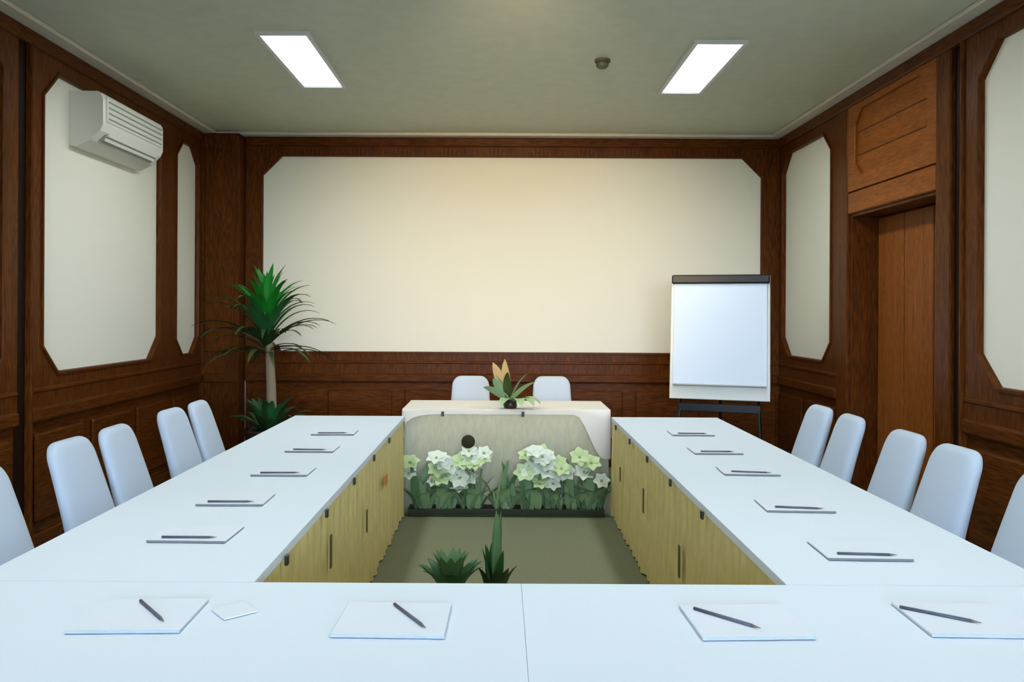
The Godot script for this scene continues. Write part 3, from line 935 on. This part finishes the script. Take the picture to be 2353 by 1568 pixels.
func make_floor_plants() -> void:
	rng.seed = 13
	var t := thing("snake_plant", "upright blade-leaved green plant on the carpet inside the hollow square", "potted plant", Vector3(-0.02, 0, -4.0))
	part("pot", lathe([Vector2(0.001, 0), Vector2(0.06, 0), Vector2(0.078, 0.11), Vector2(0.07, 0.11), Vector2(0.066, 0.10), Vector2(0.001, 0.10)]), M.pot_glaze, t)
	var tall := [blade(0.46, 0.045, 0.01, 0.06, 0.3, 14), blade(0.29, 0.05, 0.10, 0.2, 0.3), blade(0.24, 0.05, 0.30, 0.5, 0.3)]
	for i in 13:
		var a := rng.randf() * TAU
		var k := 0 if i < 3 else (1 if i < 8 else 2)
		part("leaf", tall[k], [M.leaf_moss, M.leaf_mid, M.leaf_dark][k], t, Transform3D(Basis(Vector3.UP, a), Vector3(sin(a) * 0.025, 0.09, cos(a) * 0.025)))
	var u := thing("leafy_pot_plant", "low bushy green plant on the carpet inside the hollow square", "potted plant", Vector3(-0.24, 0, -4.0))
	part("pot", lathe([Vector2(0.001, 0), Vector2(0.055, 0), Vector2(0.07, 0.09), Vector2(0.062, 0.09), Vector2(0.06, 0.08), Vector2(0.001, 0.08)]), M.pot_glaze, u)
	var low := [blade(0.28, 0.075, 0.12, 0.5), blade(0.26, 0.075, 0.35, 0.9)]
	for i in 24:
		var a := TAU * i / 24.0 * 5.0 + rng.randf_range(-0.2, 0.2)
		part("leaf", low[i % 2], M.leaf_mid if i % 2 else M.leaf_moss, u, Transform3D(Basis(Vector3.UP, a), Vector3(sin(a) * 0.02, 0.08, cos(a) * 0.02)))

func make_arrangement() -> void:
	var t := thing("flower_arrangement", "arrangement of tan bracts and green leaves on the head table", "flower arrangement", Vector3(0.08, 0.7915, -6.29))
	part("vase", lathe([Vector2(0.001, 0), Vector2(0.045, 0), Vector2(0.055, 0.02), Vector2(0.045, 0.06), Vector2(0.035, 0.07), Vector2(0.03, 0.06), Vector2(0.001, 0.05)]), M.pot_glaze, t)
	var tall := blade(0.34, 0.085, 0.05, 0.15, 0.35)
	var mid := blade(0.26, 0.075, 0.3, 0.5, 0.25)
	var droop := blade(0.24, 0.09, 1.15, 1.7, 0.15)
	# leaf mesh, material, turn round the vase, tilt in the picture plane
	for q in [[tall, M.bract_tan, 0.0, 0.42], [tall, M.bract_tan, 0.6, 0.18], [mid, M.leaf_sage, 0.0, 0.62], [mid, M.leaf_olive, 0.5, 0.32], [mid, M.leaf_sage, -0.6, 0.78], [mid, M.leaf_mid, -1.6, 0.1], [mid, M.leaf_sage, 1.4, -0.1], [mid, M.leaf_pale, 1.0, -0.5]]:
		part("leaf" if q[1] != M.bract_tan else "bract", q[0], q[1], t, Transform3D(Basis(Vector3(0, 0, 1), q[3]) * Basis(Vector3.UP, q[2]), Vector3(0, 0.05, 0)))
	for a in [0.25, 0.75, -0.5, 1.2]:
		part("drooping_leaf", droop, M.leaf_pale, t, Transform3D(Basis(Vector3.UP, a), Vector3(0.03, 0.05, 0.02)))

func _ready() -> void:
	make_materials()
	make_camera_and_light()
	troffer(-1.38, 5.66, "lit fluorescent ceiling panel above the air-conditioner side row")
	troffer(1.41, 5.78, "lit fluorescent ceiling panel above the door side row")
	troffer(-1.38, 2.4, "lit fluorescent ceiling panel above the front row, air-conditioner side")
	troffer(1.41, 2.4, "lit fluorescent ceiling panel above the front row, door side")
	spotlight(Vector3(0.1, CEIL, -2.7), Vector3(0.12, 1.95, -DF), "white ceiling spotlight aimed at the wide cream panel")
	make_room()
	make_tables()
	make_chairs()
	make_flip_chart()
	make_air_conditioner()
	make_detector()
	make_corner_plant()
	make_flower_trough()
	make_arrangement()
	make_floor_plants()
	make_writing_things()
